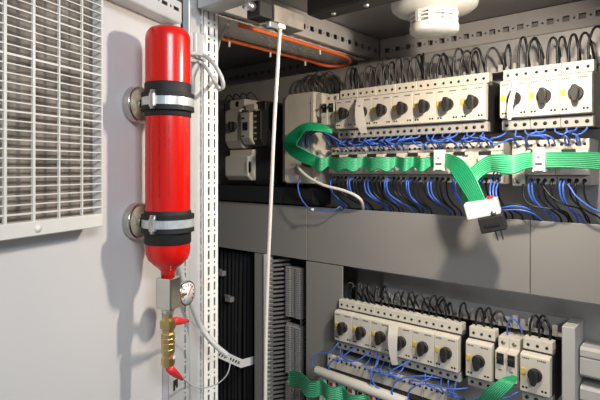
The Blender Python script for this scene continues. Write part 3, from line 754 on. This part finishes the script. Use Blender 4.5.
for k in range(7):          # wires over the big case and left bay
    x = P(305 + 5 * k, 0, 0.9).x
    if k < 5:
        wire([(x, 0.91, 0.17), (x - 0.004, 0.90, 0.20), (x + 0.010 + rnd(.004), 0.905, 0.225 + rnd(.006)), (x + 0.02, 0.925, 0.20), (x + 0.02, 0.93, 0.17)], 0.0016, 'bwire', 'black_wire', f'black wire arching behind the large beige case, {ORD[k]} from the left', 'wire', 'black wires behind the beige case', 6, 4)
for k in range(4):
    x = P(228 + 7 * k, 0, 0.9).x
    wire([(x, 0.90, 0.13), (x - .004, 0.89, 0.17), (x + 0.01, 0.895, 0.20), (x + 0.02, 0.92, 0.17), (x + 0.02, 0.93, 0.13)], 0.0017, 'bwire', 'black_wire', f'black wire in the shaded upper left bay, {ORD[k]} from the post', 'wire', 'black wires in the left bay', 6, 4)
# blue pair over the small lower breaker
wire([(-0.284, 0.885, -0.290), (-0.284, 0.880, -0.268), (-0.276, 0.878, -0.252), (-0.266, 0.885, -0.262), (-0.262, 0.89, -0.278)], 0.0015, 'blue', 'blue_wire', 'blue wire arching over the small two pole breaker of the lower row', 'wire', 'blue wires of the lower row')

# blue wires between starters and contactors
def blues(xs, zs, zc_, words, grp, keep=1.0):
    for i, x in enumerate(xs):
        for k, o_ in enumerate((-0.0142, 0, 0.0142)):
            if random.random() > keep: continue
            xx = x + o_; d_ = random.choice((-1, 1, 1)) * random.uniform(0.010, 0.040); yf = YF - random.uniform(0.002, 0.020)
            pts = [(xx, YF + 0.016, zs - 0.047), (xx + d_ * .06, YF + 0.006, zs - 0.056), (xx + d_ * .40, yf, zs - 0.058 - random.uniform(0, .006)), (xx + d_ * .82, yf, zs - 0.064), (xx + d_ * 1.02, YF - 0.002, zc_ + 0.035), (xx + d_, YF + 0.012, zc_ + 0.0262)]
            wire(pts, 0.0015, 'blue', 'blue_wire', f'blue wire under {words(i)}, {["left", "middle", "right"][k]} terminal', 'wire', grp, 6, 4)
blues(UX, ZU, ZCU, lambda i: ORD[i] + ' starter, long upper row', 'blue wires between starters and contactors')
blues(UX2, ZU, ZCU, lambda i: ORD[i] + ' starter, upper right group', 'blue wires between starters and contactors')
blues(LX, ZL, ZCL, lambda i: ORD[i] + ' starter, lower row', 'blue wires of the lower row', 0.55)
# long sideways blue loops between the rows
for i in range(9):
    x = -0.585 + i * 0.034 + rnd(.006); L = random.uniform(0.03, 0.06)
    z1 = ZU - 0.060
    wire([(x, YF + 0.012, z1 + 0.004), (x + L * .15, YF - 0.006, z1 - 0.004), (x + L * .5, YF - 0.010 + rnd(.004), z1 - 0.010 + rnd(.004)), (x + L * .85, YF - 0.004, z1 - 0.006), (x + L, YF + 0.010, z1 - 0.018)], 0.00135, 'blue', 'blue_wire',
         f'blue wire lying sideways below the long upper starter row, {ORD[i]} from left', 'wire', 'blue wires between starters and contactors', 6, 4)
# wires from contactors down into the duct
cxs = [-0.3075 - 0.045 * (7 - i) for i in range(8)] + [-0.2245, -0.1795]
for i, x in enumerate(cxs):
    wd = (ORD[i] + ' contactor, long row,') if i < 8 else ['left', 'right'][i - 8] + ' contactor, right pair,'
    for k, o_ in enumerate((-0.016, -0.0105, -0.003, 0.0053, 0.016)):
        c = 'blue' if k < 2 else 'bwire'
        xx = x + o_; dx_ = random.uniform(0.012, 0.050) if c == 'bwire' else random.uniform(0.010, 0.035); yy = YF - (0.004 if c == 'blue' else -0.002) + rnd(.003)
        pts = [(xx, YF + 0.013, ZCU - 0.027), (xx, yy, ZCU - 0.036), (xx + dx_ * .1, yy + .003, ZCU - 0.058), (xx + dx_ * .55, YF + 0.012, ZCU - 0.074), (xx + dx_, YC + 0.006, ZCU - 0.088), (xx + dx_, YC + 0.014, ZCU - 0.110)]
        wire(pts, 0.0015, c, 'blue_wire' if c == 'blue' else 'black_wire', ('blue' if c == 'blue' else 'black') + f' wire dropping from {wd} into the duct, {ORD[k]} from its left', 'wire', 'wires dropping into the horizontal duct', 6, 4)
for k, pts in enumerate(([P(523, 184, .85), P(524, 198, .845), P(533, 206, .845), P(552, 209, .85), P(566, 212, .87), P(572, 222, .885)],
                         [P(541, 184, .85), P(552, 197, .845), P(566, 205, .848), P(580, 209, .87), P(588, 222, .885)],
                         [P(568, 184, .85), P(576, 196, .845), P(590, 207, .845), P(604, 214, .85)])):
    wire(pts, 0.0015, 'blue' if k == 2 else 'bwire', 'blue_wire' if k == 2 else 'black_wire', ['black wire making a low wide curve under the narrow terminal module', 'black wire crossing diagonally under the upper right contactor pair', 'blue wire leaving to the right edge under the last upper contactor'][k], 'wire', 'wires dropping into the horizontal duct')
# blue wires to the duct behind the plug
for k in range(4):
    wire([P(500, 207 + k, .835), P(514 + k * 2, 204 + k * 2, .84), P(528 + k * 2, 208 + k * 2, .85), P(536 + k * 2.5, 222, .885)], 0.0013, 'blue' if k % 2 else 'bwire', 'blue_wire' if k % 2 else 'black_wire', f'thin wire running right from the hanging plug into the duct, {ORD[k]} from the top', 'wire', 'wires leaving the hanging plug', 6, 4)
# white lead and thin blue lead at the left
wire([P(297, 165, .842), P(301, 171, .835), P(311, 179, .83), P(326, 186, .832), P(345, 191, .84), P(360, 199, .85), P(364, 212, .89)], 0.0034, 'wcable', 'white_lead', 'thick white lead curving down right from the brass terminal of the beige case', 'cable')
wire([P(300, 176, .84), P(298, 186, .838), P(301, 198, .838), P(309, 208, .84), P(318, 210, .843), P(332, 211, .847), P(340, 207, .855), P(345, 213, .89)], 0.0014, 'blue', 'blue_wire', 'thin blue wire hanging in a low curve under the thick white lead', 'wire')
o = MB().lathe([(0.003, -0.004), (0.003, 0.004)], 8, 'x', tuple(P(312, 209.5, .839))).obj('cable_tie', 'white'); tag(o, 'tiny white tie on the low blue wire at the left', 'tie')
for k in range(4):
    wire([P(304 + 2 * k, 150 - 2 * k, .835), P(303 + 3 * k, 137 - k, .82), P(312 + 3 * k, 129 + k, .815), P(324 + 3 * k, 134 + k, .82), P(330 + 4 * k, 146 - k, .835)], 0.0013, 'blue' if k != 1 else 'bwire', 'blue_wire' if k != 1 else 'black_wire', f'thin wire curling inside the green ribbon loop, {ORD[k]} from the outside', 'wire', 'wires inside the ribbon loop', 6, 5)
# sweeping blue wires at the lower left
for k, pts in enumerate(([P(338, 343, .85), P(330, 352, .84), P(318, 354, .835), P(312, 360, .83), P(314, 370, .83)], [P(356, 346, .85), P(343, 356, .835), P(331, 362, .83), P(328, 372, .828), P(333, 381, .828)],
                         [P(370, 352, .85), P(355, 361, .835), P(335, 360, .83), P(329, 366, .826), P(331, 378, .826)], [P(375, 352, .85), P(378, 362, .835), P(371, 372, .82), P(374, 384, .82), P(384, 392, .825)],
                         [P(411, 360, .85), P(400, 366, .83), P(384, 374, .82), P(374, 374, .82), P(370, 384, .82)], [P(440, 378, .85), P(420, 376, .83), P(398, 380, .82), P(392, 392, .82), P(398, 404, .82)],
                         [P(468, 388, .84), P(450, 389, .825), P(425, 384, .82), P(410, 390, .815), P(408, 404, .815)], [P(518, 392, .83), P(505, 398, .82), P(490, 394, .82), P(470, 402, .82)])):
    wire(pts, 0.0014, 'blue', 'blue_wire', f'blue wire sweeping over the bottom contactors, {ORD[k]} from the left', 'wire', 'blue wires of the lower row', 6, 5)

# ================================================================== green ribbon
def ribbon(cs, hws, name, label, nstr=9):
    """cs: centre line, hws: half-width vectors; a corrugated flat cable of round strands"""
    k = 6; cc_ = smooth(cs, k); hh_ = smooth(hws, k)
    N = nstr * 4
    prof = [(-1 + 2 * j / N) for j in range(N + 1)]
    rows = []; n_ = len(cc_)
    for i in range(n_):
        T = (cc_[min(i + 1, n_ - 1)] - cc_[max(i - 1, 0)]).normalized()
        nn = T.cross(hh_[i]).normalized()
        top = []; bot = []
        for j, s in enumerate(prof):
            ph = (j % 4) / 4; d = 0.0002 + 0.0013 * math.sin(math.pi * ph)
            q = cc_[i] + hh_[i] * s
            top.append(q + nn * d); bot.append(q - nn * d)
        rows.append(top + bot[::-1])
    n2 = len(rows[0]); vs = [v for r in rows for v in r]; fs = []
    for i in range(n_ - 1):
        for j in range(n2):
            l = (j + 1) % n2; fs.append((i * n2 + j, i * n2 + l, (i + 1) * n2 + l, (i + 1) * n2 + j))
    fs.append(tuple(range(n2))); fs.append(tuple((n_ - 1) * n2 + j for j in range(n2 - 1, -1, -1)))
    mb = MB().add(vs, fs, 0, True)
    for q in range((n_ - 1) * n2):
        j = q % n2; j = j if j < N else n2 - 2 - j
        if j % 4 == 0 and 0 < j < N - 1: mb.m[q] = 1
    o = mb.obj(name, ['green', 'green2']); return tag(o, label, 'ribbon cable', 'green ribbon cables')
def edge_ribbon(E, name, label):
    """E: (pxA,pyA,pxB,pyB,YA,YB) the two edges of the flat cable"""
    cs = []; hs = []
    for a, b, c, d, y1, y2 in E:
        p, q = P(a, b, y1), P(c, d, y2); cs.append((p + q) / 2); hs.append((q - p) / 2)
    return ribbon(cs, hs, name, label)
E = [(333, 130, 332, 134, .84, .83), (322, 124, 318, 131, .83, .80), (306, 123, 306, 131, .82, .79), (292, 131, 300, 138, .815, .79), (283, 142, 297, 145, .81, .79), (288, 153, 302, 148, .81, .80), (299, 161, 311, 153, .82, .815), (311, 166, 317, 156, .83, .83)]
px = 320; k = 0
while px < 432:
    low = k % 2 == 0
    zb_, Yb = (172, .822) if low else (167, .836)
    if k in (3, 7): zb_, Yb = 169, .818
    E.append((px, zb_, px + 1, 158 if low else 156.5, Yb, Yb + .006)); px += 8.5 + rnd(.8); k += 1
E += [(438, 167, 440, 154, .832, .834), (447, 168, 450, 154, .828, .830), (452, 174, 463, 160, .815, .815), (458, 184, 474, 174, .805, .80), (466, 196, 482, 191, .80, .795), (470, 203, 486, 200, .80, .795)]
edge_ribbon(E, 'ribbon_cable', 'wavy green ribbon cable woven along the long contactor row, looping at its left end')
E = [(464, 203, 480, 200, .81, .805), (461, 190, 473, 194, .807, .80), (464, 176, 475, 186, .805, .80), (475, 164, 482, 177, .81, .81), (487, 156, 492, 172, .815, .812), (499, 154, 503, 174, .812, .80), (512, 155, 514, 174, .815, .80),
     (524, 152.5, 527, 169, .824, .818), (538, 152, 538, 168, .834, .834), (552, 152, 552, 168, .836, .836), (570, 152, 570, 168, .832, .832), (588, 152, 588, 169, .82, .82), (604, 153, 604, 170, .80, .80), (625, 154, 625, 171, .78, .78)]
edge_ribbon(E, 'ribbon_cable', 'green ribbon cable rising from the hanging plug and running straight to the right edge')
pa, pb = P(315, 370, .825), P(408, 403, .825)
o = MB().tube([pa, pa + (pb - pa) * .02, pa + (pb - pa) * .98, pb], [0.007, 0.0098, 0.0098, 0.007], 14, sub=1).obj('white_bar', 'wcable'); tag(o, 'long thick white insulated bar lying across the bottom contactors at lower left', 'bar')
for k in range(9):
    x = -0.640 + 0.0238 * k
    t = thing('ribbon_connector', f'white ribbon connector hanging under the white bar, {ORD[k]} from the left', 'connector', (x, 0.822, -0.455), group='white connectors under the bar')
    MB().box(-0.0068, 0.0068, 0, 0.009, -0.034, 0.026).obj('housing', 'white', t, bev=0.0008)
    MB().box(-0.0045, 0.0045, -0.0005, 0.001, 0.012, 0.020).obj('contact_slot', 'redp' if k % 2 else 'hole', t)
    MB().box(-0.0045, 0.0045, -0.0005, 0.001, -0.002, 0.001).obj('printed_mark', 'gprint', t)
E = [(289, 371, 289, 386, .84, .84), (297, 371, 297, 387, .832, .832), (304, 375, 301, 390, .822, .822), (310, 381, 306, 397, .812, .812), (316, 381, 315, 398, .812, .812), (321, 379, 322, 395, .815, .815)]
cxp = [(328, 385, 328, 402, .806), (335, 387, 336, 404, .808), (342, 386, 344, 402, .815), (350, 394, 350, 411, .806), (358, 395, 360, 412, .808), (366, 395, 368, 411, .815), (376, 404, 376, 421, .805), (386, 404, 388, 420, .815), (400, 414, 400, 430, .805)]
E += [(a_, b_, c_, d_, e_, e_) for a_, b_, c_, d_, e_ in cxp]
edge_ribbon(E, 'ribbon_cable', 'green ribbon cable winding along the bottom connectors at the lower left')
E = [(474, 412, 492, 420, .80, .80), (478, 400, 496, 408, .79, .79), (485, 390, 502, 398, .78, .78), (494, 383, 510, 390, .78, .78), (503, 378, 516, 382, .79, .79), (512, 376, 518, 377, .81, .81)]
edge_ribbon(E, 'ribbon_cable', 'broad green ribbon cable arching up from the bottom edge under the small lower breaker')

# hanging plug
pc = P(484, 209, .80)
pl = thing('ribbon_plug', 'white and black adapter plug hanging from the green ribbon over the duct cover', 'plug', pc)
pl.rotation_euler = (0.12, math.radians(-14), 0.25)
MB().box(-0.027, 0.024, -0.016, 0.012, -0.010, 0.015).obj('white_housing', 'white', pl, bev=0.0015, seg=2)
bh = MB().box(-0.012, 0.027, -0.017, 0.011, -0.036, -0.0105).obj('black_housing', 'dark', pl, bev=0.002, seg=2)
MB().box(-0.004, 0.019, -0.0185, -0.0168, -0.026, -0.022).obj('moulded_ridge', 'rubber', bh)
for x in (0.008, 0.016): MB().box(x - 0.0008, x + 0.0008, -0.004, -0.002, -0.053, -0.036).obj('pin', 'dark', bh)
MB().lathe([(0.004, -0.0175), (0.004, -0.0158)], 14, 'y', (0.014, 0, -0.006)).obj('screw', 'steel', pl)
MB().box(0.010, 0.018, -0.010, 0.0, 0.0152, 0.019).obj('red_clip', 'redp', pl)
for k in range(3):
    wire([P(491 + k * 3, 200, .80), P(490 + k * 3, 190, .805), P(492 + k * 4, 178, .825), P(496 + k * 3, 168, .84)], 0.0013, 'blue', 'blue_wire', f'blue wire rising from the hanging plug behind the ribbon, {ORD[k]} from the left', 'wire', 'wires leaving the hanging plug', 6, 4)

# white tags over knobs
def tagsheet(pts, label):
    """pts: left edge / right edge pixels with depth"""
    vs = []; 
    L_ = smooth([P(a, b, y) for a, b, c, y in pts], 5); R_ = smooth([P(c, b, y + 0.001) for a, b, c, y in pts], 5)
    n_ = len(L_); t = 0.0006
    for p, q in zip(L_, R_): vs += [p, q, q + Vector((0, t, 0)), p + Vector((0, t, 0))]
    fs = []
    for i in range(n_ - 1):
        for j in range(4): l = (j + 1) % 4; fs.append((i * 4 + j, i * 4 + l, i * 4 + 4 + l, i * 4 + 4 + j))
    fs += [(0, 1, 2, 3), (n_ * 4 - 1, n_ * 4 - 2, n_ * 4 - 3, n_ * 4 - 4)]
    o = MB().add(vs, fs, 0, False).obj('paper_tag', 'wcable'); tag(o, label, 'tag', 'white tags over the knobs')
tagsheet([(357, 98, 364, .846), (355.5, 106, 363, .835), (355, 116, 364.5, .828), (357, 126, 366, .826), (361, 133, 367, .828)], 'curled white tag over the second knob of the long upper row')
tagsheet([(512, 80, 519, .846), (511.5, 90, 516, .835), (508.5, 100, 514, .828), (507, 112, 512, .826), (508, 120, 511, .828)], 'narrow white tag over the first knob of the upper right group')
tagsheet([(389, 325, 398, .846), (388, 334, 397.5, .832), (388, 345, 397, .828), (390, 357, 397, .828), (392, 365, 398, .83)], 'curled white tag over the fourth knob of the lower row')

# everything was written relative to the camera's height
for o in SC.objects:
    if o.parent is None: o.location.z += LIFT
